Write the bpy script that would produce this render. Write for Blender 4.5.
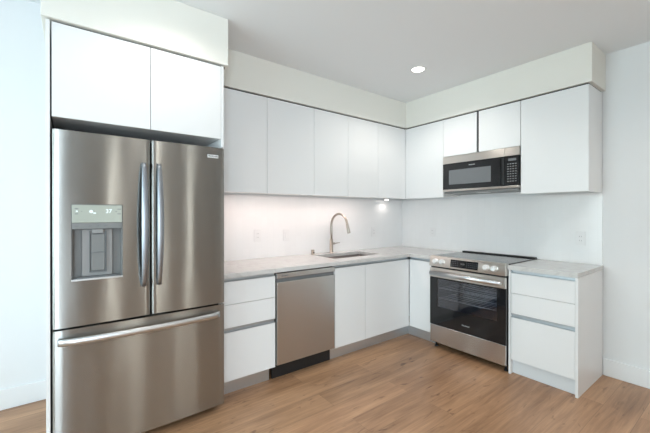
import bpy, bmesh, math, random
from mathutils import Vector, Matrix
S = bpy.context.scene
for o in list(bpy.data.objects): bpy.data.objects.remove(o)
COL = S.collection
PI = math.pi
random.seed(4)

# ------------------------------------------------------------------ camera
cam = bpy.data.cameras.new('camera')
cam.sensor_width = 36; cam.lens = 335.96 / 650 * 36
cam.shift_x = -0.43 / 650; cam.shift_y = -2.05 / 650
cam.clip_start = 0.02
camo = bpy.data.objects.new('camera', cam); COL.objects.link(camo)
camo.location = (-3.554, -2.982, 1.346)
camo.rotation_euler = (math.radians(90 - 0.125), 0, math.radians(52.85 - 90))
S.camera = camo

# ------------------------------------------------------------------ world, exposure
w = bpy.data.worlds.new('sky'); S.world = w; w.use_nodes = True
w.node_tree.nodes['Background'].inputs[0].default_value = (.75, .88, 1, 1)
w.node_tree.nodes['Background'].inputs[1].default_value = 1.0
S.view_settings.view_transform = 'Standard'; S.view_settings.look = 'None'
S.view_settings.exposure = 0.17; S.view_settings.gamma = 1

ZC = 2.673          # ceiling height
RX0, RY0 = -6.2, -6.4

def area(name, loc, rot, sx, sy, power, color, spread=180):
    l = bpy.data.lights.new(name, 'AREA'); l.shape = 'RECTANGLE'
    l.size = sx; l.size_y = sy; l.energy = power; l.color = color
    l.spread = math.radians(spread)
    o = bpy.data.objects.new(name, l); COL.objects.link(o)
    o.location = loc; o.rotation_euler = rot
    return o
# daylight at the left window, then lights added at the unseen rear wall
area('daylight_left', (RX0 - .13, -1.9, 1.35), (0, -PI / 2, 0), 2.0, 3.0, 125, (.74, .92, .98))
area('unseen_rear_light', (-5.15, RY0 - .13, 1.35), (-PI / 2, 0, PI), 1.5, 2.0, 150, (.76, .88, 1))  # added to light sink wall, refrigerator and left wall, sparing the range wall
area('unseen_rear_light', (-2.75, RY0 - .13, 1.25), (-PI / 2, 0, PI), .22, 2.0, 12, (1, .95, .88))  # unseen, placed to reflect as a streak in the refrigerator steel
area('unseen_rear_light', (-1.45, RY0 - .13, 1.25), (-PI / 2, 0, PI), .22, 2.0, 12, (1, .95, .88))  # likewise unseen, for the streak in the right refrigerator door

# ------------------------------------------------------------------ materials
def nt(name):
    m = bpy.data.materials.new(name); m.use_nodes = True
    t = m.node_tree
    return m, t, t.nodes['Principled BSDF'], t.nodes.new, t.links.new
def sock(b, **k):
    for a, v in k.items():
        a = a.replace('_', ' ')
        i = b.inputs[a]
        i.default_value = v
def mat(name, col, rough=.5, metal=0., bump=0., bscale=60., **k):
    m, t, b, N, L = nt(name)
    sock(b, Base_Color=(*col, 1), Roughness=rough, Metallic=metal, **k)
    # procedural: faint mottling of the roughness (and a little relief)
    tc = N('ShaderNodeTexCoord'); n = N('ShaderNodeTexNoise'); n.inputs['Scale'].default_value = bscale
    L(tc.outputs['Object'], n.inputs['Vector'])
    mr = N('ShaderNodeMapRange'); mr.inputs[3].default_value = max(0, rough - .03); mr.inputs[4].default_value = min(1, rough + .03)
    L(n.outputs['Fac'], mr.inputs[0]); L(mr.outputs[0], b.inputs['Roughness'])
    if bump:
        bp = N('ShaderNodeBump'); bp.inputs['Strength'].default_value = bump; bp.inputs['Distance'].default_value = .001
        L(n.outputs['Fac'], bp.inputs['Height']); L(bp.outputs[0], b.inputs['Normal'])
    return m
def emit(name, col, s):
    m, t, b, N, L = nt(name)
    sock(b, Base_Color=(*col, 1), Emission_Color=(*col, 1), Emission_Strength=s)
    return m
def steel(name, col, rough, aniso=.85, vert=True, wob=.12):
    m, t, b, N, L = nt(name)
    sock(b, Base_Color=(*col, 1), Roughness=rough, Metallic=1.0, Anisotropic=aniso)
    tc = N('ShaderNodeTexCoord'); mp = N('ShaderNodeMapping')
    mp.inputs['Scale'].default_value = (3, 3, 260) if vert else (900, 900, 3)
    n = N('ShaderNodeTexNoise'); n.inputs['Scale'].default_value = 1; n.inputs['Detail'].default_value = 3
    L(tc.outputs['Object'], mp.inputs[0]); L(mp.outputs[0], n.inputs['Vector'])
    mr = N('ShaderNodeMapRange'); mr.inputs[3].default_value = rough - .004; mr.inputs[4].default_value = rough + .004
    L(n.outputs['Fac'], mr.inputs[0]); L(mr.outputs[0], b.inputs['Roughness'])
    # long soft waves rolled into the sheet
    mp2 = N('ShaderNodeMapping'); mp2.inputs['Scale'].default_value = (5, 5, .7)
    n2 = N('ShaderNodeTexNoise'); n2.inputs['Scale'].default_value = 1; n2.inputs['Detail'].default_value = 1
    L(tc.outputs['Object'], mp2.inputs[0]); L(mp2.outputs[0], n2.inputs['Vector'])
    bp = N('ShaderNodeBump'); bp.inputs['Strength'].default_value = wob; bp.inputs['Distance'].default_value = .02
    L(n2.outputs['Fac'], bp.inputs['Height']); L(bp.outputs[0], b.inputs['Normal'])
    cx = N('ShaderNodeCombineXYZ'); cx.inputs[2].default_value = 1.0 if vert else 0.; cx.inputs[0].default_value = 0. if vert else 1.
    L(cx.outputs[0], b.inputs['Tangent'])
    return m

M = {}
M['wall'] = mat('wall_paint', (.82, .83, .84), .85, bump=.15, bscale=350)
M['ceil'] = mat('ceiling_paint', (.85, .87, .89), .9, bump=.15, bscale=300)
M['soffit'] = mat('soffit_paint', (.83, .815, .76), .8, bump=.15, bscale=350)
M['base'] = mat('baseboard_paint', (.86, .87, .88), .4)
M['cab'] = mat('white_cabinet_laminate', (.83, .835, .84), .32)
M['carc'] = mat('cabinet_carcass', (.78, .78, .78), .5)
M['gapshade'] = mat('painted_gap_shade', (.03, .032, .035), .8)  # near-black colour standing for the shade inside narrow gaps
M['alu'] = mat('anodised_aluminium', (.50, .53, .56), .38, .85)
M['kick'] = mat('aluminium_toe_kick', (.62, .64, .66), .33, .8)
M['kickw'] = mat('white_toe_kick', (.74, .76, .78), .35)
M['steel'] = steel('brushed_stainless', (.365, .362, .345), .27, 1.0, wob=.25)
M['steel2'] = steel('brushed_stainless_light', (.58, .57, .56), .25, wob=.06)
M['steelw'] = steel('range_stainless', (.67, .63, .59), .28)
M['handle'] = mat('satin_handle_steel', (.60, .61, .62), .33, 1.)
M['knob'] = mat('knob_steel', (.85, .85, .85), .35, .7)
M['handled'] = mat('fridge_handle_steel', (.33, .35, .385), .36, 1.)
M['nickel'] = mat('brushed_nickel', (.42, .375, .33), .30, 1.)
M['sink'] = mat('sink_steel', (.22, .20, .195), .35, .9)
M['dark'] = mat('dark_grey_plastic', (.05, .052, .055), .45)
M['fbody'] = mat('fridge_case_grey', (.16, .165, .17), .45)
M['black'] = mat('black_gloss', (.012, .013, .015), .07, IOR=1.5)
M['blackm'] = mat('black_matte', (.012, .012, .013), .5)
M['greyp'] = mat('dispenser_grey', (.20, .205, .205), .4)
M['greyl'] = mat('dispenser_light_grey', (.30, .30, .30), .35)
M['glasspanel'] = mat('dispenser_glass', (.42, .45, .40), .18)
M['white'] = mat('white_plastic', (.85, .85, .85), .3)
M['plate'] = mat('outlet_plate', (.80, .79, .79), .35)
M['slot'] = mat('outlet_slot', (.25, .25, .25), .5)
M['ink'] = mat('grey_print', (.45, .46, .46), .5)
M['inkw'] = mat('white_print', (.75, .77, .78), .4)
M['inkd'] = mat('dark_print', (.16, .17, .18), .4)
M['led'] = emit('display_glow', (.7, .78, .8), .3)
M['lamp'] = emit('lamp_diffuser', (1., .95, .88), 9.)
M['strip'] = emit('led_strip_glow', (1., .88, .82), 1.3)
M['enamel'] = mat('oven_enamel', (.17, .18, .21), .35)
M['wire'] = mat('rack_wire', (.80, .81, .83), .4, .3)
M['winframe'] = mat('window_frame_vinyl', (.85, .86, .86), .4)
M['mesh'] = mat('microwave_window', (.17, .18, .19), .18)
M['key'] = mat('keypad_print', (.25, .255, .26), .5)
M['cook'] = mat('ceramic_cooktop', (.035, .037, .042), .12)

def glass(name, tint, refl):
    m = bpy.data.materials.new(name); m.use_nodes = True; t = m.node_tree; t.nodes.clear()
    N, L = t.nodes.new, t.links.new
    o = N('ShaderNodeOutputMaterial'); mx = N('ShaderNodeMixShader'); tr = N('ShaderNodeBsdfTransparent'); g = N('ShaderNodeBsdfGlossy')
    tr.inputs[0].default_value = (*tint, 1); g.inputs['Roughness'].default_value = .03
    f = N('ShaderNodeFresnel'); f.inputs[0].default_value = refl
    L(f.outputs[0], mx.inputs[0]); L(tr.outputs[0], mx.inputs[1]); L(g.outputs[0], mx.inputs[2]); L(mx.outputs[0], o.inputs[0])
    return m
M['ovenglass'] = glass('tinted_oven_glass', (.80, .81, .85), 1.6)
M['pane'] = glass('window_glass', (.96, .98, .97), 1.45)

def floor_mat():
    m, t, b, N, L = nt('oak_plank_floor')
    tc = N('ShaderNodeTexCoord')
    br = N('ShaderNodeTexBrick'); br.offset = .37; br.offset_frequency = 2
    br.inputs['Color1'].default_value = (0, 0, 0, 1); br.inputs['Color2'].default_value = (1, 1, 1, 1); br.inputs['Mortar'].default_value = (.5, .5, .5, 1)
    br.inputs['Scale'].default_value = 1; br.inputs['Mortar Size'].default_value = .0016; br.inputs['Mortar Smooth'].default_value = .3
    br.inputs['Bias'].default_value = 0; br.inputs['Brick Width'].default_value = 1.52; br.inputs['Row Height'].default_value = .19
    L(tc.outputs['Object'], br.inputs['Vector'])
    # per-plank offset of the grain
    sc = N('ShaderNodeVectorMath'); sc.operation = 'SCALE'; sc.inputs['Scale'].default_value = 13.7
    L(br.outputs['Color'], sc.inputs[0])
    ad = N('ShaderNodeVectorMath'); ad.operation = 'ADD'
    L(tc.outputs['Object'], ad.inputs[0]); L(sc.outputs[0], ad.inputs[1])
    def noise(scale, det, rough=.6, dist=0.):
        mp = N('ShaderNodeMapping'); mp.inputs['Scale'].default_value = scale
        n = N('ShaderNodeTexNoise'); n.inputs['Scale'].default_value = 1; n.inputs['Detail'].default_value = det; n.inputs['Roughness'].default_value = rough
        n.inputs['Distortion'].default_value = dist
        L(ad.outputs[0], mp.inputs[0]); L(mp.outputs[0], n.inputs['Vector']); return n
    big = noise((.9, 5, 1), 3, .5, .6)
    grain = noise((2.5, 42, 1), 5, .65, .7)
    knot = noise((5.5, 19, 1), 3, .5, 1.2)
    rp = N('ShaderNodeValToRGB'); e = rp.color_ramp.elements
    e[0].position = .34; e[0].color = (.225, .112, .056, 1)
    e[1].position = .70; e[1].color = (.60, .345, .195, 1)
    m1 = N('ShaderNodeMath'); m1.operation = 'MULTIPLY_ADD'; m1.inputs[1].default_value = .52; L(big.outputs['Fac'], m1.inputs[0])
    m2 = N('ShaderNodeMath'); m2.operation = 'MULTIPLY'; m2.inputs[1].default_value = .44; L(grain.outputs['Fac'], m2.inputs[0])
    m2b = N('ShaderNodeMath'); m2b.operation = 'MULTIPLY_ADD'; m2b.inputs[1].default_value = .06; L(br.outputs['Color'], m2b.inputs[0]); L(m2.outputs[0], m2b.inputs[2])
    L(m2b.outputs[0], m1.inputs[2]); L(m1.outputs[0], rp.inputs[0])
    kr = N('ShaderNodeValToRGB'); k = kr.color_ramp.elements
    k[0].position = .63; k[0].color = (1, 1, 1, 1); k[1].position = .76; k[1].color = (.45, .40, .37, 1)
    L(knot.outputs['Fac'], kr.inputs[0])
    mu = N('ShaderNodeMix'); mu.data_type = 'RGBA'; mu.blend_type = 'MULTIPLY'; mu.inputs[0].default_value = 1
    L(rp.outputs[0], mu.inputs[6]); L(kr.outputs[0], mu.inputs[7])
    se = N('ShaderNodeMix'); se.data_type = 'RGBA'; se.inputs[7].default_value = (.10, .065, .04, 1)
    ml = N('ShaderNodeMath'); ml.operation = 'MULTIPLY'; ml.inputs[1].default_value = .35; L(br.outputs['Fac'], ml.inputs[0])
    L(ml.outputs[0], se.inputs[0]); L(mu.outputs[2], se.inputs[6]); L(se.outputs[2], b.inputs['Base Color'])
    rr = N('ShaderNodeMapRange'); rr.inputs[3].default_value = .28; rr.inputs[4].default_value = .44
    L(grain.outputs['Fac'], rr.inputs[0]); L(rr.outputs[0], b.inputs['Roughness'])
    bp = N('ShaderNodeBump'); bp.inputs['Strength'].default_value = .25; bp.inputs['Distance'].default_value = .001
    L(grain.outputs['Fac'], bp.inputs['Height']); L(bp.outputs[0], b.inputs['Normal'])
    return m
M['floor'] = floor_mat()

def quartz():
    m, t, b, N, L = nt('pale_quartz')
    tc = N('ShaderNodeTexCoord')
    n = N('ShaderNodeTexNoise'); n.inputs['Scale'].default_value = 9; n.inputs['Detail'].default_value = 8; n.inputs['Roughness'].default_value = .7; n.inputs['Distortion'].default_value = 1.2
    L(tc.outputs['Object'], n.inputs['Vector'])
    rp = N('ShaderNodeValToRGB'); e = rp.color_ramp.elements
    e[0].position = .30; e[0].color = (.52, .51, .50, 1); e[1].position = .52; e[1].color = (.62, .61, .60, 1)
    L(n.outputs['Fac'], rp.inputs[0]); L(rp.outputs[0], b.inputs['Base Color'])
    sock(b, Roughness=.22)
    return m
M['quartz'] = quartz()

def tile(axis):
    m, t, b, N, L = nt('glazed_white_tile_' + axis)
    tc = N('ShaderNodeTexCoord'); sp = N('ShaderNodeSeparateXYZ'); cb = N('ShaderNodeCombineXYZ')
    L(tc.outputs['Object'], sp.inputs[0])
    L(sp.outputs['Z'], cb.inputs[0]); L(sp.outputs['X' if axis == 'x' else 'Y'], cb.inputs[1])
    br = N('ShaderNodeTexBrick'); br.offset = .5
    br.inputs['Scale'].default_value = 1; br.inputs['Brick Width'].default_value = .20; br.inputs['Row Height'].default_value = .065
    br.inputs['Mortar Size'].default_value = .0012; br.inputs['Mortar Smooth'].default_value = .4
    br.inputs['Color1'].default_value = (.85, .845, .845, 1); br.inputs['Color2'].default_value = (.865, .86, .86, 1); br.inputs['Mortar'].default_value = (.83, .825, .825, 1)
    L(cb.outputs[0], br.inputs['Vector']); L(br.outputs['Color'], b.inputs['Base Color'])
    n = N('ShaderNodeTexNoise'); n.inputs['Scale'].default_value = 14; n.inputs['Detail'].default_value = 1; L(tc.outputs['Object'], n.inputs['Vector'])
    mm = N('ShaderNodeMath'); mm.operation = 'MULTIPLY_ADD'; mm.inputs[1].default_value = -.35; L(br.outputs['Fac'], mm.inputs[0]); L(n.outputs['Fac'], mm.inputs[2])
    bp = N('ShaderNodeBump'); bp.inputs['Strength'].default_value = .12; bp.inputs['Distance'].default_value = .003
    L(mm.outputs[0], bp.inputs['Height']); L(bp.outputs[0], b.inputs['Normal'])
    sock(b, Roughness=.16)
    return m
M['tilex'] = tile('x'); M['tiley'] = tile('y')

# ------------------------------------------------------------------ mesh helpers
def box(bm, x0, x1, y0, y1, z0, z1):
    x0, x1 = sorted((x0, x1)); y0, y1 = sorted((y0, y1)); z0, z1 = sorted((z0, z1))
    v = [bm.verts.new((x, y, z)) for x in (x0, x1) for y in (y0, y1) for z in (z0, z1)]
    for f in ((0, 1, 3, 2), (4, 6, 7, 5), (0, 4, 5, 1), (2, 3, 7, 6), (0, 2, 6, 4), (1, 5, 7, 3)):
        bm.faces.new([v[i] for i in f])
def bmbox(*a):
    bm = bmesh.new(); box(bm, *a); return bm
def bmboxes(*bs):
    bm = bmesh.new()
    for a in bs: box(bm, *a)
    return bm
def loft(bm, rings, cap=True):
    R = [[bm.verts.new(p) for p in r] for r in rings]; n = len(R[0])
    for a, b in zip(R, R[1:]):
        for i in range(n):
            f = bm.faces.new((a[i], a[(i + 1) % n], b[(i + 1) % n], b[i])); f.smooth = True
    if cap:
        bm.faces.new(R[0][::-1]); bm.faces.new(R[-1])
def tube(bm, pts, rad, n=16, flat=None):
    """round tube along pts; rad number or list; flat = (width, depth) scales"""
    pts = [Vector(p) for p in pts]
    if not isinstance(rad, (list, tuple)): rad = [rad] * len(pts)
    up = None; rings = []
    for i, p in enumerate(pts):
        d = (pts[min(i + 1, len(pts) - 1)] - pts[max(i - 1, 0)]).normalized()
        if up is None:
            up = Vector((0, 0, 1)) if abs(d.z) < .9 else Vector((1, 0, 0))
        s = d.cross(up).normalized(); up = s.cross(d).normalized()
        ring = []
        for k in range(n):
            a = 2 * PI * k / n
            ring.append(p + (s * math.cos(a) * (flat[0] if flat else 1) + up * math.sin(a) * (flat[1] if flat else 1)) * rad[i])
        rings.append(ring)
    loft(bm, rings)
def lathe(bm, c, axis, prof, n=28):
    """prof: list of (distance along axis, radius)"""
    c = Vector(c); ax = Vector(axis).normalized()
    u = ax.orthogonal().normalized(); v = ax.cross(u)
    loft(bm, [[c + ax * h + (u * math.cos(2 * PI * k / n) + v * math.sin(2 * PI * k / n)) * r for k in range(n)] for h, r in prof])
def obj(name, bm, m, parent=None, bevel=0., seg=2, label=None, kind=None):
    bmesh.ops.recalc_face_normals(bm, faces=bm.faces[:])
    xs = [v.co.copy() for v in bm.verts]
    c = Vector([(min(p[i] for p in xs) + max(p[i] for p in xs)) / 2 for i in range(3)])
    if parent is None and not kind: c.z = min(p.z for p in xs)
    if kind: c = Vector((0, 0, 0))
    for v in bm.verts: v.co -= c
    me = bpy.data.meshes.new(name); bm.to_mesh(me); bm.free()
    me.materials.append(m)
    o = bpy.data.objects.new(name, me); COL.objects.link(o)
    base = Vector((0, 0, 0))
    if parent:
        o.parent = parent
        q = parent
        while q: base += q.location; q = q.parent
    o.location = c - base
    if bevel:
        md = o.modifiers.new('bevel', 'BEVEL'); md.width = bevel; md.segments = seg; md.limit_method = 'ANGLE'; md.angle_limit = math.radians(40)
        md.harden_normals = True
        for p in me.polygons: p.use_smooth = True
    if label: o['label'] = label
    if kind: o['kind'] = kind
    return o
def struct(name, bm, m, bevel=0., parent=None):
    o = obj(name, bm, m, parent, bevel, kind='structure')
    return o
def thing(name, label, cat, loc, group=None):
    o = bpy.data.objects.new(name, None); COL.objects.link(o)
    o.empty_display_size = .1; o.location = loc; o['label'] = label; o['category'] = cat
    if group: o['group'] = group
    return o
def tag(o, label, cat, group=None):
    o['label'] = label; o['category'] = cat
    if group: o['group'] = group
    return o
def text(name, s, size, m, parent, loc, facing, extrude=.0004, sx=1., bold=0.):
    """facing 'y' = looks towards -y, 'x' = looks towards -x; loc = centre in world space"""
    cu = bpy.data.curves.new(name, 'FONT'); cu.body = s; cu.size = size; cu.extrude = extrude; cu.align_x = 'CENTER'; cu.align_y = 'CENTER'
    cu.offset = bold
    t = bpy.data.objects.new(name, cu)
    me = bpy.data.meshes.new_from_object(t); bpy.data.objects.remove(t); bpy.data.curves.remove(cu)
    R = Matrix.Rotation(PI / 2, 4, 'X')
    if facing == 'x': R = Matrix.Rotation(-PI / 2, 4, 'Z') @ R
    me.transform(R @ Matrix.Diagonal((sx, 1, 1, 1)))
    me.name = name; me.materials.clear(); me.materials.append(m)
    o = bpy.data.objects.new(name, me); COL.objects.link(o); o.parent = parent
    base = Vector((0, 0, 0)); q = parent
    while q: base += q.location; q = q.parent
    o.location = Vector(loc) - base
    return o

# ------------------------------------------------------------------ room shell
FU, FS = .349, .357          # wall cabinet fronts, soffit fronts
ZUB, ZUT = 1.521, 2.357      # wall cabinet underside / top
ZSF = 2.369                  # soffit underside
FB, FC = .609, .633          # base fronts, counter edge
BE = -2.14                   # end of the range wall run
struct('floor', bmbox(RX0 - .3, .2, RY0 - .3, .5, -.1, 0), M['floor'])
struct('ceiling', bmbox(-3.675, .2, RY0 - .3, .5, ZC, ZC + .3), M['ceil'])
ZL = 2.86
struct('ceiling_left', bmbox(RX0 - .3, -3.676, RY0 - .3, .5, ZL, ZL + .113), M['ceil'])
struct('wall_back', bmbox(-3.638, .2, 0, .3, 0, ZC), M['wall'])
struct('wall_back_left', bmbox(RX0 - .3, -3.638, .2, .3, 0, ZL), M['wall'])
struct('wall_right', bmbox(0, .2, RY0 - .3, 0, 0, ZC), M['wall'])
# left wall with two window openings
wz0, wz1 = .35, 2.35
LW = ((-3.4, -.4),)
struct('wall_left', bmboxes(*[(RX0 - .12, RX0, a, b, 0, ZL) for a, b in ((RY0, -3.4), (-.4, .2))], *[(RX0 - .12, RX0, a, b, c0, c1) for a, b in LW for c0, c1 in ((0, wz0), (wz1, ZL))]), M['wall'])
# unseen rear wall; its wide and narrow window openings are added for light
vz0, vz1 = .25, 2.25
RW = ((-5.95, -4.35), (-2.86, -2.64), (-1.56, -1.34))
struct('wall_front', bmboxes(*[(a, b, RY0 - .12, RY0, 0, ZL) for a, b in ((RX0, -5.95), (-4.35, -2.86), (-2.64, -1.56), (-1.34, 0))], *[(a, b, RY0 - .12, RY0, c0, c1) for a, b in RW for c0, c1 in ((0, vz0), (vz1, ZL))]), M['wall'])
def bars(a0, a1, mids, z0, z1, d0, d1, t=.045):
    b = [(a0, a1, d0, d1, z0, z0 + t), (a0, a1, d0, d1, z1 - t, z1), (a0, a0 + t, d0, d1, z0 + t, z1 - t), (a1 - t, a1, d0, d1, z0 + t, z1 - t)]
    return b + [(x - t / 2, x + t / 2, d0, d1, z0 + t, z1 - t) for x in mids]
for n_, (a, b_) in enumerate(LW):
    wf = struct('window_%d' % (n_ + 1), bmboxes(*[(c, d, p0, p1, e, f) for p0, p1, c, d, e, f in bars(a, b_, (-2.4, -1.4), wz0, wz1, RX0 - .09, RX0 - .03)]), M['winframe'], .004)
    obj('pane', bmbox(RX0 - .064, RX0 - .058, a + .045, b_ - .045, wz0 + .045, wz1 - .045), M['pane'], wf)
for n_, (a, b_) in enumerate(RW):  # frames and panes of the added rear openings
    wf = struct('window_%d' % (n_ + 2), bmboxes(*bars(a, b_, (-5.15,) if n_ == 0 else (), vz0, vz1, RY0 - .09, RY0 - .03, .03)), M['winframe'], .004)
    obj('pane', bmbox(a + .03, b_ - .03, RY0 - .064, RY0 - .058, vz0 + .03, vz1 - .03), M['pane'], wf)
# soffits
struct('wall_soffit_back', bmbox(-2.696, 0, -FS, 0, ZSF, ZC), M['soffit'], .002)
struct('wall_soffit_right', bmbox(-FS, 0, -2.159, -FS, ZSF, ZC), M['soffit'], .002)
struct('wall_soffit_fridge', bmbox(-3.675, -2.696, -.751, .2, 2.357, ZC), M['soffit'], .002)
# dark strips painted as the gap shade between cabinets and soffit
struct('gap_shade_1', bmboxes((-2.69, -.34, -.33, -.01, ZUT - .002, ZSF)), M['gapshade'])
struct('gap_shade_2', bmboxes((-.33, -.01, -2.13, -.34, ZUT - .002, ZSF)), M['gapshade'])
struct('gap_shade_3', bmbox(-3.63, -2.71, -.715, -.05, 2.345, 2.357), M['gapshade'])
# baseboards
struct('baseboard_back', bmbox(RX0, -3.658, .185, .2, 0, .14), M['base'], .003)
struct('baseboard_right', bmbox(-.015, 0, RY0, BE - .008, 0, .14), M['base'], .003)
struct('baseboard_left', bmbox(RX0, RX0 + .015, RY0, .185, 0, .14), M['base'], .003)
struct('baseboard_front', bmbox(RX0 + .015, -.015, RY0, RY0 + .015, 0, .14), M['base'], .003)

# ------------------------------------------------------------------ backsplash
tag(obj('tile_backsplash', bmbox(-2.719, -.0105, -.0095, -.0005, .9135, ZUB), M['tilex']), 'glossy white tile backsplash behind the sink and faucet', 'backsplash')
tag(obj('tile_backsplash', bmbox(-.0095, -.0005, BE, -.001, .9135, ZUB), M['tiley']), 'glossy white tile backsplash behind the range', 'backsplash')

# ------------------------------------------------------------------ cabinets
G = .0015
def front_y(root, name, x0, x1, z0, z1, yf, m=None):       # panel facing -y
    return obj(name, bmbox(x0 + G, x1 - G, yf, yf + .018, z0 + G, z1 - G), m or M['cab'], root, .0012)
def front_x(root, name, y0, y1, z0, z1, xf, m=None):       # panel facing -x
    y0, y1 = sorted((y0, y1))
    return obj(name, bmbox(xf, xf + .018, y0 + G, y1 - G, z0 + G, z1 - G), m or M['cab'], root, .0012)

GW = 'flat white doored wall cabinets'
c = thing('wall_cabinet', 'white two-door wall cabinet beside the refrigerator', 'cabinet', (-2.195, -.17, ZUB), GW)
obj('body', bmbox(-2.718, -1.697, -FU + .019, -.002, ZUB + .022, ZUT), M['carc'], c)
front_y(c, 'door', -2.719, -2.194, ZUB, ZUT, -FU); front_y(c, 'door', -2.194, -1.695, ZUB, ZUT, -FU)
c = thing('wall_cabinet', 'white two-door wall cabinet above the sink and faucet', 'cabinet', (-1.26, -.17, ZUB), GW)
obj('body', bmbox(-1.693, -.825, -FU + .019, -.002, ZUB + .022, ZUT), M['carc'], c)
front_y(c, 'door', -1.695, -1.264, ZUB, ZUT, -FU); front_y(c, 'door', -1.264, -.823, ZUB, ZUT, -FU)
c = thing('wall_cabinet', 'white L-shaped corner wall cabinet left of the microwave', 'cabinet', (-.17, -.17, ZUB), GW)
obj('body', bmboxes((-.821, -.012, -FU + .019, -.012, ZUB + .022, ZUT), (-FU + .019, -.012, -.858, -FU + .019, ZUB + .022, ZUT)), M['carc'], c)
front_y(c, 'door', -.823, -FU, ZUB, ZUT, -FU); front_x(c, 'door', -.861, -FU, ZUB, ZUT, -FU)
c = thing('wall_cabinet', 'small white two-door wall cabinet directly above the microwave', 'cabinet', (-.17, -1.25, 1.955), GW)
obj('body', bmbox(-FU + .026, -.002, -1.637, -.863, 1.957, ZUT), M['carc'], c)
front_x(c, 'door', -1.234, -.861, 1.955, ZUT, -FU); front_x(c, 'door', -1.639, -1.252, 1.955, ZUT, -FU)
obj('centre_gap_shade', bmbox(-FU + .006, -FU + .0255, -1.2505, -1.2355, 1.957, ZUT), M['gapshade'], c, label='dark strip standing for the shade between the two doors')  # shade of the door gap, put in as a dark strip
c = thing('wall_cabinet', 'white single-door wall cabinet right of the microwave, at the end of the run', 'cabinet', (-.17, -1.89, ZUB), GW)
obj('body', bmbox(-FU + .019, -.011, -2.119, -1.642, ZUB + .022, ZUT), M['carc'], c)
front_x(c, 'door', -2.138, -1.641, ZUB, ZUT, -FU)
obj('side_panel', bmbox(-FU + .019, -.0105, -2.138, -2.12, ZUB, ZUT), M['cab'], c, .001)

# over the refrigerator
c = thing('wall_cabinet', 'deep white two-door cabinet above the refrigerator', 'cabinet', (-3.17, -.36, 1.852), GW)
obj('body', bmbox(-3.632, -2.7405, -.714, -.01, 1.856, 2.347), M['carc'], c)
front_y(c, 'door', -3.634, -3.171, 1.852, 2.347, -.734); front_y(c, 'door', -3.171, -2.7395, 1.852, 2.347, -.734)
tag(obj('end_panel', bmbox(-3.657, -3.640, -.734, .184, 0, 2.35), M['cab'], None, .001), 'tall white panel on the left side of the refrigerator', 'panel')
obj('side_panel', bmbox(-2.739, -2.7215, -.734, -.012, 1.797, 2.35), M['cab'], c, .001)

ZK, ZG = .123, .850      # bottom of fronts, top of fronts
GB = 'white base cabinets'
def channel_y(root, x0, x1, z0, z1, yf=-FB):
    return obj('finger_channel', bmboxes((x0, x1, yf + .022, yf + .026, z0, z1), (x0, x1, yf + .003, yf + .026, z0 - .003, z0), (x0, x1, yf + .003, yf + .026, z1, z1 + .003)), M['alu'], root, label='brushed aluminium finger-pull channel')
def channel_x(root, y0, y1, z0, z1, xf=-FB):
    return obj('finger_channel', bmboxes((xf + .022, xf + .026, y0, y1, z0, z1), (xf + .003, xf + .026, y0, y1, z0 - .003, z0), (xf + .003, xf + .026, y0, y1, z1, z1 + .003)), M['alu'], root, label='brushed aluminium finger-pull channel')
c = thing('base_cabinet', 'white three-drawer base cabinet between the refrigerator and the dishwasher', 'cabinet', (-2.475, -.3, 0), GB)
obj('body', bmbox(-2.717, -2.256, -FB + .027, -.01, ZK, .877), M['carc'], c)
for a, b in ((.681, ZG), (.511, .681), (ZK, .479)): front_y(c, 'drawer', -2.717, -2.256, a, b, -FB)
channel_y(c, -2.717, -2.256, .482, .508); channel_y(c, -2.717, -2.256, ZG + .003, .873)
obj('toe_kick', bmbox(-2.717, -2.275, -.535, -.519, .0, ZK), M['kick'], c, label='aluminium toe kick')
c = thing('base_cabinet', 'white two-door base cabinet under the sink', 'cabinet', (-1.14, -.3, 0), GB)
obj('body', bmboxes((-1.648, -.62, -FB + .027, -FB + .045, ZK, .877), (-1.648, -1.63, -FB + .045, -.01, ZK, .877), (-1.63, -.62, -FB + .045, -.01, ZK, ZK + .018)), M['carc'], c)
front_y(c, 'door', -1.649, -1.27, ZK, ZG, -FB); front_y(c, 'door', -1.27, -FB, ZK, ZG, -FB)
channel_y(c, -1.649, -.606, ZG + .003, .873)
obj('toe_kick', bmbox(-1.649, -.519, -.535, -.519, 0, ZK), M['kick'], c, label='aluminium toe kick')
c = thing('base_cabinet', 'white single-door base cabinet in the corner left of the range', 'cabinet', (-.3, -.757, 0), GB)
obj('body', bmbox(-FB + .027, -.01, -.898, -.625, ZK, .877), M['carc'], c)
front_x(c, 'door', -.900, -FB - .004, ZK, ZG, -FB)
channel_x(c, -.900, -.613, ZG + .003, .873)
obj('toe_kick', bmbox(-.535, -.519, -.900, -.537, 0, ZK), M['kick'], c, label='aluminium toe kick')
c = thing('base_cabinet', 'white three-drawer base cabinet right of the range with a full side panel', 'cabinet', (-.3, -1.91, 0), GB)
obj('body', bmbox(-FB + .027, -.01, -2.125, -1.675, ZK, .877), M['carc'], c)
for a, b in ((.681, ZG), (.511, .681), (ZK, .479)): front_x(c, 'drawer', -2.1265, -1.674, a, b, -FB)
channel_x(c, -2.1265, -1.674, .482, .508); channel_x(c, -2.1265, -1.674, ZG + .003, .873)
obj('toe_kick', bmbox(-.565, -.549, -2.1265, -1.674, 0, ZK), M['kickw'], c, label='white toe kick')
obj('side_panel', bmbox(-.613, -.016, -2.1455, -2.127, 0, .877), M['cab'], c, .001)
obj('side_panel', bmbox(-.613, -.016, -1.6735, -1.657, 0, .877), M['cab'], c, .001)

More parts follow.
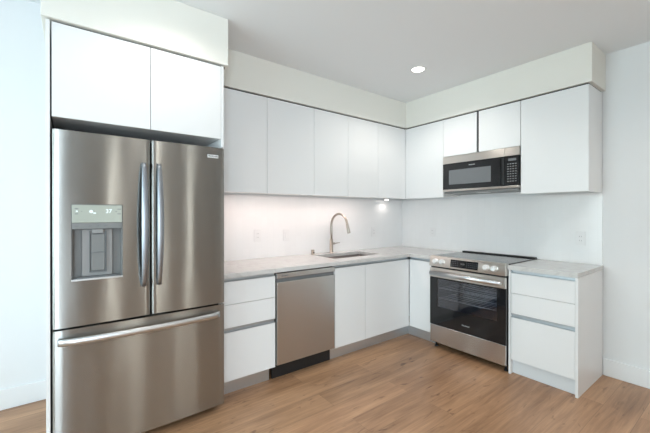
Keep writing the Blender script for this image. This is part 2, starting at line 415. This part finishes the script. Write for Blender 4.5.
# ------------------------------------------------------------------ countertops
def cells(xs, ys, fill, z0, z1):
    bm = bmesh.new(); V = {}
    def v(i, j, k):
        if (i, j, k) not in V: V[i, j, k] = bm.verts.new((xs[i], ys[j], (z0, z1)[k]))
        return V[i, j, k]
    for i in range(len(xs) - 1):
        for j in range(len(ys) - 1):
            if not fill(i, j): continue
            bm.faces.new((v(i, j, 1), v(i + 1, j, 1), v(i + 1, j + 1, 1), v(i, j + 1, 1)))
            bm.faces.new((v(i, j, 0), v(i, j + 1, 0), v(i + 1, j + 1, 0), v(i + 1, j, 0)))
            for di, dj, a, b in ((-1, 0, (i, j), (i, j + 1)), (1, 0, (i + 1, j), (i + 1, j + 1)), (0, -1, (i, j), (i + 1, j)), (0, 1, (i, j + 1), (i + 1, j + 1))):
                I, J = i + di, j + dj
                if not (0 <= I < len(xs) - 1 and 0 <= J < len(ys) - 1 and fill(I, J)):
                    bm.faces.new((v(*a, 0), v(*b, 0), v(*b, 1), v(*a, 1)))
    return bm
SX0, SX1, SY0, SY1 = -1.535, -.885, -.465, -.115
xs = [-2.719, SX0, SX1, -FC, -.002]; ys = [-.901, -FC, SY0, SY1, -.002]
def fill(i, j): return (j == 0 and i == 3) or (j > 0 and not (i == 1 and j == 2))
tag(obj('countertop', cells(xs, ys, fill, .879, .913), M['quartz'], None, .0015), 'pale quartz L-shaped countertop with the sink cut-out', 'countertop', 'pale quartz countertops')
tag(obj('countertop', bmbox(-FC, -.002, -2.147, -1.656, .879, .913), M['quartz'], None, .0015), 'short pale quartz countertop right of the range', 'countertop', 'pale quartz countertops')

# ------------------------------------------------------------------ sink, faucet, air gap
t = thing('sink', 'undermount stainless steel sink set in the countertop', 'sink', ((SX0 + SX1) / 2, (SY0 + SY1) / 2, .69))
def ring(x0, x1, y0, y1, z, r, n=6):
    P = []
    for cx, cy, a0 in ((x1 - r, y1 - r, 0), (x0 + r, y1 - r, PI / 2), (x0 + r, y0 + r, PI), (x1 - r, y0 + r, 1.5 * PI)):
        for k in range(n + 1):
            a = a0 + k * PI / 2 / n; P.append((cx + r * math.cos(a), cy + r * math.sin(a), z))
    return P
bm = bmesh.new(); q = .004
loft(bm, [ring(SX0 + q - .02, SX1 - q + .02, SY0 + q - .02, SY1 - q + .02, .8775, .03), ring(SX0 - .001, SX1 + .001, SY0 - .001, SY1 + .001, .8775, .02), ring(SX0 + .004, SX1 - .004, SY0 + .004, SY1 - .004, .71, .025),
          ring(SX0 + .02, SX1 - .02, SY0 + .02, SY1 - .02, .692, .03), ring(-1.26, -1.17, -.33, -.24, .688, .044)], cap=False)
bm.faces.new([bm.verts.new(p) for p in ring(-1.26, -1.17, -.33, -.24, .688, .044)])
so = obj('basin', bm, M['sink'], t); md = so.modifiers.new('shell', 'SOLIDIFY'); md.thickness = .0015; md.offset = -1
bm = bmesh.new(); lathe(bm, (-1.215, -.285, .6885), (0, 0, 1), [(0, .043), (.003, .043), (.0032, .034), (.001, .030), (.001, .001)]); obj('drain', bm, M['handle'], t)

t = thing('faucet', 'brushed nickel gooseneck pull-down faucet behind the sink', 'faucet', (-1.262, -.068, .913))
bx, by = -1.262, -.068
bm = bmesh.new(); lathe(bm, (bx, by, .9132), (0, 0, 1), [(0, .026), (.006, .026), (.009, .021), (.012, .0185), (.15, .0175), (.155, .0135)]); obj('base', bm, M['nickel'], t)
dv = Vector((.07, -1, 0)).normalized(); R = .122
pts = [(bx, by, 1.065), (bx, by, 1.14)]
cxx = Vector((bx, by, 1.222)) + dv * R
for k in range(0, 25):
    a = PI - k * (PI * .93) / 24
    pts.append(cxx + dv * (R * math.cos(a)) + Vector((0, 0, R * math.sin(a))))
bm = bmesh.new(); tube(bm, pts, .0125, 16); obj('spout', bm, M['nickel'], t)
e = Vector(pts[-1]); d = (Vector(pts[-1]) - Vector(pts[-2])).normalized()
bm = bmesh.new(); tube(bm, [e, e + d * .01, e + d * .03, e + d * .105, e + d * .11], [.0125, .0145, .0150, .0180, .0155], 18); obj('spray_head', bm, M['nickel'], t)
bm = bmesh.new(); tube(bm, [(bx + .012, by, 1.016), (bx + .045, by, 1.016)], .012, 14); tube(bm, [(bx + .04, by, 1.016), (bx + .115, by - .004, 1.022)], [.006, .0045], 10); obj('lever', bm, M['nickel'], t)
t = thing('air_gap', 'small brushed nickel air gap cap on the counter left of the faucet', 'air gap', (-1.512, -.066, .913))
bm = bmesh.new(); lathe(bm, (-1.512, -.066, .9132), (0, 0, 1), [(0, .021), (.004, .021), (.005, .0175), (.048, .0175), (.052, .016), (.053, .004)]); obj('cap', bm, M['nickel'], t)
bm = bmesh.new(); box(bm, -1.522, -1.502, -.0855, -.083, .928, .94); obj('vent_slot', bm, M['blackm'], t, label='dark vent slot')

# ------------------------------------------------------------------ dishwasher
t = thing('dishwasher', 'stainless steel dishwasher under the counter between white base cabinets', 'dishwasher', (-1.95, -.3, 0))
D0, D1 = -2.250, -1.653
obj('tub', bmbox(D0 + .002, D1 - .002, -.58, -.03, .13, .872), M['dark'], t)
obj('door', bmbox(D0 + .004, D1 - .004, -.618, -.581, .133, .797), M['steel2'], t, .003)
h = obj('control_panel', bmbox(D0 + .004, D1 - .004, -.618, -.581, .826, .868), M['steel2'], t, .003)
obj('pocket_handle', bmboxes((D0 + .006, D1 - .006, -.600, -.581, .7975, .8255)), M['fbody'], t, label='recessed dark handle groove')
obj('toe_panel', bmbox(D0 + .0, D1 + .0, -.540, -.528, .0, .129), M['blackm'], t, label='black toe panel')
text('lettering', 'FRIGIDAIRE', .012, M['inkd'], h, (D0 + .075, -.6186, .846), 'y', bold=.0003)
text('lettering', '\u2022  \u2022  \u2022', .010, M['inkd'], h, (D1 - .05, -.6186, .847), 'y')

# ------------------------------------------------------------------ refrigerator
FX0, FX1, FXS, FY = -3.632, -2.7205, -3.171, -.749
t = thing('refrigerator', 'stainless french-door refrigerator with dispenser between tall white panels', 'refrigerator', (-3.17, -.4, 0))
obj('case', bmbox(FX0 + .002, FX1 - .022, -.685, -.03, .03, 1.765), M['fbody'], t, .004)
def curved(x0, x1, z0, z1, yf=FY, yb=-.690, bulge=.008, hole=None, er=.010):
    """door slab: gently bowed front with rolled side edges, optional opening hole=(hx0,hx1,hz0,hz1)"""
    xs = [x0, x0 + er * .08, x0 + er * .3, x0 + er * .6, x0 + er] + [x0 + er + (x1 - x0 - 2 * er) * k / 24 for k in range(1, 24)] + [x1 - er, x1 - er * .6, x1 - er * .3, x1 - er * .08, x1]
    if hole:
        xs = [x for x in xs if min(abs(x - hole[0]), abs(x - hole[1])) > .006] + [hole[0], hole[1]]
    xs = sorted(xs)
    def yy(x):
        s = (x - (x0 + x1) / 2) / ((x1 - x0) / 2)
        y = yf - bulge * (1 - s * s) + bulge * .5
        dd = min(x - x0, x1 - x)
        if dd < er: y += er - math.sqrt(max(0, er * er - (er - dd) ** 2))
        return y
    zs = [z0, z1] if not hole else [z0, hole[2], hole[3], z1]
    bm = bmesh.new()
    F = [[bm.verts.new((x, yy(x), z)) for z in zs] for x in xs]
    B = [[bm.verts.new((x, yb, z)) for z in zs] for x in xs]
    nx, nz = len(xs), len(zs)
    for i in range(nx - 1):
        inh = hole and hole[0] - 1e-6 <= xs[i] and xs[i + 1] <= hole[1] + 1e-6
        for k in range(nz - 1):
            if inh and k == 1: continue
            f = bm.faces.new((F[i][k], F[i + 1][k], F[i + 1][k + 1], F[i][k + 1])); f.smooth = True
            bm.faces.new((B[i][k], B[i][k + 1], B[i + 1][k + 1], B[i + 1][k]))
        bm.faces.new((F[i][0], B[i][0], B[i + 1][0], F[i + 1][0])); bm.faces.new((F[i][-1], F[i + 1][-1], B[i + 1][-1], B[i][-1]))
        if inh:
            bm.faces.new((F[i][1], F[i + 1][1], B[i + 1][1], B[i][1])); bm.faces.new((F[i][2], B[i][2], B[i + 1][2], F[i + 1][2]))
    for k in range(nz - 1):
        bm.faces.new((F[0][k], F[0][k + 1], B[0][k + 1], B[0][k])); bm.faces.new((F[-1][k], B[-1][k], B[-1][k + 1], F[-1][k + 1]))
        if hole and k == 1:
            for h_ in hole[:2]:
                i = min(range(nx), key=lambda q: abs(xs[q] - h_))
                bm.faces.new((F[i][1], B[i][1], B[i][2], F[i][2]))
    for e in bm.edges:
        e.smooth = not (len(e.link_faces) == 2 and e.link_faces[0].normal.angle(e.link_faces[1].normal, 0) > 1.)
    bm.normal_update()
    for e in bm.edges:
        if len(e.link_faces) != 2 or e.calc_face_angle(0) > .7: e.smooth = False
    return bm
ZFG = .738
HX0, HX1, HZ0, HZ1 = -3.553, -3.318, .985, 1.397
dl = obj('door', curved(FX0, FXS - .003, ZFG + .006, 1.786, hole=(HX0, HX1, HZ0, HZ1)), M['steel'], t, label='left door with the ice and water dispenser')
dr = obj('door', curved(FXS + .003, FX1, ZFG + .006, 1.786), M['steel'], t, label='right door with a small nameplate')
fz = obj('freezer_drawer', curved(FX0, FX1, .056, ZFG - .006, bulge=.012), M['steel'], t)
obj('gasket', bmboxes((FX0 + .008, FX1 - .024, -.692, -.684, ZFG - .01, ZFG + .01), (FXS - .006, FXS + .006, -.6895, -.6855, ZFG + .01, 1.78)), M['blackm'], t, label='black door gasket')
obj('base_grille', bmboxes((FX0 + .02, FX1 - .026, -.67, -.60, .012, .05)), M['blackm'], t, label='black base grille')
for x in (FX0 + .05, FX1 - .05):
    bm = bmesh.new(); lathe(bm, (x, -.63, 0), (0, 0, 1), [(0, .018), (.03, .018), (.031, .008)]); obj('foot', bm, M['blackm'], t)
for x in (FX0 + .05, FX1 - .07):
    obj('hinge_cover', bmbox(x - .045, x + .045, -.700, -.60, 1.7865, 1.800), M['fbody'], t, .006, label='dark grey hinge cover')
# handles
def vhandle(x, z0, z1, par):
    n = 24; rings = []
    for k in range(n + 1):
        f = k / n; z = z0 + (z1 - z0) * f
        bow = math.sin(PI * f) ** .6
        yc = -.762 - .045 * bow
        wd = .0125 + .006 * math.sin(PI * f); dp = .010
        rings.append([(x + wd * math.cos(2 * PI * j / 16) * (abs(math.cos(2 * PI * j / 16)) ** -.3 if abs(math.cos(2 * PI * j / 16)) > .05 else 1), yc + dp * math.sin(2 * PI * j / 16), z) for j in range(16)])
    bm = bmesh.new(); loft(bm, rings)
    box(bm, x - .009, x + .009, -.765, -.7505, z0, z0 + .03); box(bm, x - .009, x + .009, -.765, -.7505, z1 - .03, z1)
    return obj('handle', bm, M['handled'], par, label='bowed satin steel bar handle')
vhandle(-3.212, .92, 1.645, dl); vhandle(-3.130, .92, 1.645, dr)
n = 30; rings = []
for k in range(n + 1):
    f = k / n; x = -3.610 + (.848) * f; yc = -.762 - .042 * math.sin(PI * f) ** .5
    rings.append([(x, yc + .010 * math.sin(2 * PI * j / 16), .674 + .0195 * math.cos(2 * PI * j / 16)) for j in range(16)])
bm = bmesh.new(); loft(bm, rings); box(bm, -3.605, -3.575, -.765, -.7495, .664, .684); box(bm, -2.792, -2.762, -.765, -.7495, .664, .684)
obj('handle', bm, M['handle'], fz, label='long horizontal satin steel bar handle')
# dispenser
yb = -.694
d = obj('dispenser', bmboxes((HX0, HX0 + .004, FY + .004, yb, HZ0, HZ1), (HX1 - .004, HX1, FY + .004, yb, HZ0, HZ1), (HX0 + .004, HX1 - .004, yb - .003, yb, HZ0, HZ1), (HX0 + .004, HX1 - .004, FY, yb - .003, HZ1 - .004, HZ1)), M['greyp'], dl, label='recessed grey ice and water dispenser')
obj('ledge', bmbox(HX0, HX1, FY - .006, yb - .003, HZ0, HZ0 + .010), M['handle'], d, .001, label='bright steel bottom ledge')
dp = obj('control_display', bmbox(HX0 + .003, HX1 - .003, FY - .002, -.715, 1.297, HZ1 - .004), M['glasspanel'], d, .002, label='glossy grey-green touch panel')
obj('button_band', bmbox(HX0 + .003, HX1 - .003, FY + .000, -.715, 1.263, 1.2965), M['greyp'], d, .002)
obj('cavity_back', bmbox(HX0 + .045, HX1 - .045, -.716, -.697, 1.0, 1.262), M['greyl'], d, .006)
obj('paddle', bmboxes((-3.468, -3.400, -.727, -.717, 1.03, 1.235)), M['greyp'], d, .006, label='dark grey ice and water paddle')
obj('paddle_frame', bmboxes((-3.474, -3.469, -.730, -.717, 1.022, 1.25), (-3.399, -3.394, -.730, -.717, 1.022, 1.25), (-3.469, -3.399, -.730, -.717, 1.022, 1.027), (-3.466, -3.402, -.733, -.7275, 1.13, 1.134)), M['inkd'], d, .001)
obj('nozzle', bmboxes((-3.46, -3.408, -.738, -.717, 1.238, 1.262)), M['greyl'], d, .003)
obj('drip_tray', bmbox(HX0 + .02, HX1 - .02, -.745, -.698, HZ0 + .0105, HZ0 + .016), M['inkd'], d, .001)
TY = FY - .0026
text('display_symbol', '37', .030, M['led'], d, (-3.385, TY, 1.359), 'y', bold=.0006)
bm = bmesh.new()
lathe(bm, (-3.466, TY + .0004, 1.358), (0, -1, 0), [(0, .009), (.0004, .009)], 24)
box(bm, -3.457, -3.444, TY, TY + .0006, 1.346, 1.353)
obj('display_symbol', bm, M['led'], d)
for x, z, wd in ((-3.53, 1.373, .016), (-3.53, 1.345, .014), (-3.508, 1.358, .004), (-3.35, 1.358, .006), (-3.335, 1.372, .018), (-3.335, 1.345, .018), (-3.53, 1.279, .012), (-3.47, 1.279, .016), (-3.435, 1.279, .012), (-3.40, 1.279, .016), (-3.336, 1.279, .004)):
    obj('button_mark', bmbox(x - wd / 2, x + wd / 2, TY - .0004, TY + .0003, z - .0018, z + .0018), M['inkd'], d)
obj('display_symbol', bmbox(-3.533, -3.525, TY - .0004, TY + .0003, 1.355, 1.363), M['led'], d)
pl = obj('nameplate', bmbox(-2.838, -2.765, FY - .0045, FY + .004, 1.7155, 1.7385), M['handle'], dr, .0008, label='small silver nameplate')
obj('nameplate_inset', bmbox(-2.8355, -2.7675, FY - .005, FY - .0046, 1.7185, 1.7355), M['white'], pl)
text('lettering', 'FRIGIDAIRE', .0125, M['inkd'], pl, (-2.8015, FY - .0058, 1.727), 'y', bold=.0004)

# ------------------------------------------------------------------ range
RL, RR, RF = -.9035, -1.6525, -.646
t = thing('range', 'stainless slide-in electric range with black glass oven door', 'range', (-.33, -1.288, 0))
obj('body', bmbox(-.6275, -.03, RR + .003, RL - .003, .055, .905), M['blackm'], t, .002, label='black body sides')
ct = obj('cooktop', bmbox(-.599, -.012, RR + .0005, RL - .0005, .9055, .921), M['cook'], t, .003, label='black ceramic glass cooktop')
obj('rear_vent', bmbox(-.062, -.014, RR + .004, RL - .004, .9215, .932), M['blackm'], t, .004, label='raised black rear vent rail')
for x, y, r in ((-.47, -1.08, .085), (-.47, -1.47, .11), (-.2, -1.09, .10), (-.2, -1.47, .075), (-.22, -1.28, .055)):
    bm = bmesh.new()
    n = 48; a = [bm.verts.new((x + r * math.cos(2 * PI * k / n), y + r * math.sin(2 * PI * k / n), .9214)) for k in range(n)]
    b = [bm.verts.new((x + (r - .002) * math.cos(2 * PI * k / n), y + (r - .002) * math.sin(2 * PI * k / n), .9214)) for k in range(n)]
    for k in range(n): bm.faces.new((a[k], a[(k + 1) % n], b[(k + 1) % n], b[k]))
    obj('burner_ring', bm, M['key'], ct)
# control panel, sloped face
def prism_y(prof, y0, y1):
    bm = bmesh.new()
    A = [bm.verts.new((x, y0, z)) for x, z in prof]; B = [bm.verts.new((x, y1, z)) for x, z in prof]
    n = len(prof)
    for i in range(n): bm.faces.new((A[i], A[(i + 1) % n], B[(i + 1) % n], B[i]))
    bm.faces.new(A[::-1]); bm.faces.new(B); return bm
cp = obj('control_panel', prism_y([(-.600, .821), (-.655, .821), (-.659, .828), (-.643, .920), (-.632, .9245), (-.600, .9245)], RR, RL), M['steelw'], t, .002)
nrm = Vector((-.092, 0, .016)).normalized()
def pface(y, z, off=0.): # point on sloped face
    f = (z - .828) / .092; return Vector((-.659 + .016 * f, y, z)) + nrm * off
def quad_on_panel(name, y0, y1, z0, z1, m, th=.001):
    bm = bmesh.new(); P = []
    for off in (-.001, th):
        P.append([bm.verts.new(pface(y, z, off)) for y, z in ((y0, z0), (y1, z0), (y1, z1), (y0, z1))])
    bm.faces.new(P[0]); bm.faces.new(P[1])
    for i in range(4): bm.faces.new((P[0][i], P[0][(i + 1) % 4], P[1][(i + 1) % 4], P[1][i]))
    return bm
ds = obj('display', quad_on_panel('d', -1.138, -1.411, .838, .908, M['black']), M['black'], cp, label='black touch display')
for ks in (range(0, 4), range(8, 14)):
    bm = bmesh.new()
    for row in range(3):
        for k in ks:
            y = -1.155 - k * .0185; z = .856 + row * .017
            c0 = pface(y, z, .0013); box(bm, c0.x - .0004, c0.x + .0004, y - .0045, y + .0045, z - .0015, z + .0015)
    obj('key_marks', bm, M['inkd'], ds)
text('display_digits', '12:00', .020, M['key'], ds, pface(-1.262, .875, .0035), 'x')
for y in (-.974, -1.047, -1.484, -1.556):
    p = pface(y, .872)
    bm = bmesh.new(); lathe(bm, p, nrm, [(0, .029), (.004, .029), (.005, .0245), (.024, .0225), (.026, .0205)], 28)
    k = obj('knob', bm, M['knob'], cp, label='round satin steel control knob')
    q = pface(y, .872, .0255)
    obj('grip', bmbox(q.x - .006, q.x + .004, y - .004, y + .004, .857, .891), M['inkw'], k, .001)
# oven door
od = obj('oven_door', bmboxes((RF, -.628, RR + .001, RL - .001, .240, .420), (RF, -.628, RR + .001, RL - .001, .700, .7125), (RF, -.628, -.985, RL - .001, .420, .700), (RF, -.628, RR + .001, -1.575, .420, .700)), M['black'], t, .0, label='black glass oven door')
obj('window_glass', bmbox(RF + .0005, RF + .005, -1.575, -.985, .420, .700), M['ovenglass'], od, label='tinted glass oven window')
obj('top_band', bmbox(RF - .003, -.628, RR + .002, RL - .002, .713, .806), M['steelw'], od, .003, label='stainless band behind the handle')
bm = bmesh.new()
loft(bm, [[(-.684 + .012 * math.cos(2 * PI * j / 16), y, .757 + .021 * math.sin(2 * PI * j / 16)) for j in range(16)] for y in (RL - .025, RR + .03)])
for y in (RL - .04, RR + .045): box(bm, -.684, -.6495, y - .012, y + .012, .745, .769)
obj('handle', bm, M['handle'], od, label='full-width satin steel bar handle')
text('lettering', 'FRIGIDAIRE', .015, M['ink'], od, (RF - .0008, -1.29, .305), 'x')
# cavity with racks
obj('oven_cavity', bmboxes((-.6270, -.606, RR + .05, RL - .05, .40, .405), (-.61, -.14, -.975, -.970, .405, .715), (-.61, -.14, -1.59, -1.585, .405, .715), (-.61, -.14, -1.585, -.975, .400, .405), (-.61, -.14, -1.585, -.975, .715, .720), (-.145, -.14, -1.585, -.975, .405, .715)), M['enamel'], t, label='grey enamel oven interior')
for z in (.50, .60):
    bm = bmesh.new()
    for k in range(13): tube(bm, [(-.60, -.995 - k * .0475, z), (-.15, -.995 - k * .0475, z)], .0018, 6)
    for x in (-.60, -.38, -.15): tube(bm, [(x, -.978, z), (x, -1.582, z)], .003, 8)
    obj('oven_rack', bm, M['wire'], t, label='steel wire oven rack')
obj('storage_drawer', bmbox(RF, -.628, RR + .003, RL - .003, .062, .236), M['steel2'], t, .004)
for y in (RL - .03, RR + .03):
    for x in (-.58, -.08):
        bm = bmesh.new(); lathe(bm, (x, y, 0), (0, 0, 1), [(0, .017), (.008, .017), (.009, .009), (.055, .009)], 16); obj('foot', bm, M['blackm'], t)

# body has an opening for the cavity: rebuild the body as a shell
for ch in [o for o in t.children if o.name.startswith('body')]:
    bm = bmboxes((-.6275, -.03, RR + .003, RR + .04, .055, .905), (-.6275, -.03, RL - .04, RL - .003, .055, .905), (-.6275, -.03, RR + .04, RL - .04, .055, .38), (-.6275, -.03, RR + .04, RL - .04, .73, .905), (-.10, -.03, RR + .04, RL - .04, .38, .73))
    base = t.location + ch.location
    for v in bm.verts: v.co -= base
    bmesh.ops.recalc_face_normals(bm, faces=bm.faces[:]); bm.to_mesh(ch.data); bm.free()
    ch.modifiers.clear()

# ------------------------------------------------------------------ microwave
MY0, MY1, MZ0, MZ1 = -.863, -1.637, 1.577, 1.950
t = thing('microwave', 'stainless and black microwave mounted over the range between white cabinets', 'microwave', (-.17, -1.25, MZ0))
obj('body', bmbox(-.318, -.012, MY1 + .002, MY0 - .002, MZ0, MZ1), M['fbody'], t, .002)
XF = -.362
md_ = obj('door', bmbox(XF, -.3185, -1.506, MY0, 1.602, 1.874), M['black'], t, .0015, label='black glass door')
obj('top_band', bmboxes((XF - .002, -.3185, -1.506, MY0, 1.8745, MZ1), (XF - .002, -.3185, MY1, -1.508, 1.8745, MZ1)), M['steelw'], t, .0015, label='stainless top band')
obj('bottom_band', bmboxes((XF - .002, -.3185, -1.506, MY0, MZ0 + .004, 1.6015), (XF - .002, -.3185, MY1, -1.508, MZ0 + .004, 1.6015)), M['steelw'], t, .0015, label='stainless bottom band')
obj('window', bmbox(XF - .001, XF + .003, -1.380, -.935, 1.652, 1.803), M['mesh'], md_, .0005, label='grey mesh window')
obj('handle', bmboxes((XF - .018, XF - .001, -1.478, -1.466, 1.615, 1.862)), M['black'], md_, .003, label='black vertical pull handle')
obj('handle_recess', bmboxes((XF - .0006, XF + .001, -1.502, -1.479, 1.615, 1.862)), M['blackm'], md_)
text('lettering', 'FRIGIDAIRE', .0125, M['ink'], md_, (XF - .0008, -1.19, 1.838), 'x', bold=.0004)
kp = obj('control_panel', bmbox(XF, -.3185, MY1 + .004, -1.508, 1.602, 1.874), M['black'], t, .0015, label='black keypad panel')
obj('display', bmbox(XF - .0006, XF + .001, -1.61, -1.54, 1.828, 1.850), M['mesh'], kp, label='small grey display')
bm = bmesh.new()
for r in range(8):
    for k in range(4):
        y = -1.538 - k * .0225; z = 1.800 - r * .0225
        box(bm, XF - .0006, XF + .0005, y - .007, y + .007, z - .0035, z + .0035)
obj('keypad_marks', bm, M['key'], kp)
obj('underside_plate', bmbox(-.355, -.02, MY1 + .01, MY0 - .01, MZ0 - .018, MZ0 - .0005), M['greyp'], t, .003, label='grey underside vent plate')
obj('lamp_lens', bmbox(-.30, -.24, -1.32, -1.20, MZ0 - .0205, MZ0 - .0185), M['white'], t)

# ------------------------------------------------------------------ wall plates
def plate(facing, a, z, label, kind):
    loc = (a, -.0092, z - .058) if facing == 'y' else (-.0092, a, z - .058)
    nm, cat = ('power_outlet', 'outlet') if kind == 'outlet' else ('light_switch', 'switch')
    t = thing(nm, label, cat, loc, 'white wall plates on the backsplash')
    def b(name, h0, h1, d0, d1, z0, z1, m, bev=0.):
        if facing == 'y': bm = bmbox(a + h0, a + h1, -.0092 - d1, -.0092 - d0, z + z0, z + z1)
        else: bm = bmbox(-.0092 - d1, -.0092 - d0, a + h0, a + h1, z + z0, z + z1)
        return obj(name, bm, m, t, bev)
    b('plate', -.037, .037, 0, .005, -.058, .058, M['plate'], .002)
    if kind == 'outlet':
        b('socket', -.017, .017, .0051, .0065, -.034, .034, M['plate'], .001)
        for zz in (.018, -.018):
            b('slot', -.008, -.0055, .0066, .0070, zz - .005, zz + .005, M['slot']); b('slot', .0055, .008, .0066, .0070, zz - .005, zz + .005, M['slot'])
    else:
        b('rocker', -.017, .017, .0051, .0085, -.034, .034, M['plate'], .0015)
plate('y', -2.123, 1.136, 'white outlet on the sink backsplash, nearest the refrigerator', 'outlet')
plate('y', -1.804, 1.130, 'white switch plate on the sink backsplash above the dishwasher', 'switch')
plate('y', -.550, 1.122, 'white outlet on the sink backsplash near the corner, right of the faucet', 'outlet')
plate('x', -.486, 1.122, 'white outlet on the range-wall backsplash near the corner', 'outlet')
plate('x', -1.991, 1.130, 'white outlet on the backsplash right of the range', 'outlet')

# ------------------------------------------------------------------ lamps
def spot(name, loc, power, color, size=.06, ang=120, blend=.8):
    l = bpy.data.lights.new(name, 'SPOT'); l.energy = power; l.color = color; l.shadow_soft_size = size; l.spot_size = math.radians(ang); l.spot_blend = blend
    o = bpy.data.objects.new(name, l); COL.objects.link(o); o.location = loc; return o
def can(x, y, label, power=19):
    ZC = 2.673 if x > -3.675 else ZL
    t = thing('ceiling_light', label, 'ceiling light', (x, y, ZC - .006), 'recessed ceiling lights')
    bm = bmesh.new(); n = 40
    loft(bm, [[(x + r * math.cos(2 * PI * k / n), y + r * math.sin(2 * PI * k / n), z) for k in range(n)] for r, z in ((.072, ZC - .0005), (.070, ZC - .005), (.055, ZC - .006), (.054, ZC - .0005))], cap=False)
    obj('trim_ring', bm, M['white'], t)
    bm = bmesh.new(); lathe(bm, (x, y, ZC - .0045), (0, 0, 1), [(0, .053), (.004, .053)], 40); obj('diffuser', bm, M['lamp'], t, label='glowing round diffuser')
    spot('can_light', (x, y, ZC - .03), power, (1, .95, .88), .05, 150, .6)
can(-1.012, -1.036, 'round recessed ceiling light glowing above the kitchen corner')
can(-3.06, -1.15, 'round recessed ceiling light just in front of the refrigerator doors', 9)
can(-1.0, -3.2, 'round recessed ceiling light nearest the right wall, beyond the end of the range run')
can(-3.0, -3.2, 'round recessed ceiling light over the middle of the room')
can(-5.0, -3.2, 'round recessed ceiling light in the middle of the left side of the room')
can(-2.0, -5.2, 'round recessed ceiling light near the rear wall')

# under-cabinet lighting
t = thing('under_cabinet_light', 'slim warm strip light under the wall cabinets beside the refrigerator', 'light', (-2.19, -.28, ZUB + .004))
obj('housing', bmbox(-2.66, -1.72, -.295, -.265, ZUB + .008, ZUB + .0215), M['white'], t)
obj('diffuser', bmbox(-2.655, -1.725, -.292, -.268, ZUB + .005, ZUB + .0078), M['strip'], t, label='glowing warm diffuser')
area('strip_glow', (-2.19, -.28, ZUB + .003), (0, 0, 0), .9, .03, 2.2, (1, .80, .72))
area('strip_glow', (-1.25, -.28, ZUB + .003), (0, 0, 0), .8, .03, 2.0, (1, .82, .75))
t = thing('under_cabinet_light', 'slim warm strip light under the wall cabinets above the sink', 'light', (-1.26, -.28, ZUB + .004))
obj('housing', bmbox(-1.66, -.86, -.295, -.265, ZUB + .008, ZUB + .0215), M['white'], t)
obj('diffuser', bmbox(-1.655, -.865, -.292, -.268, ZUB + .005, ZUB + .0078), M['strip'], t, label='glowing warm diffuser')
t = thing('puck_light', 'small round puck light glowing under the wall cabinet near the corner', 'light', (-.40, -.09, ZUB - .0045))
bm = bmesh.new(); lathe(bm, (-.40, -.09, ZUB - .002), (0, 0, 1), [(0, .030), (.001, .032), (.0235, .032)], 28); obj('housing', bm, M['white'], t)
bm = bmesh.new(); lathe(bm, (-.40, -.09, ZUB - .0045), (0, 0, 1), [(0, .024), (.002, .025)], 28); obj('lens', bm, M['lamp'], t, label='glowing lens')
spot('puck_glow', (-.40, -.09, ZUB - .010), .7, (1, .90, .84), .02, 150, .5)
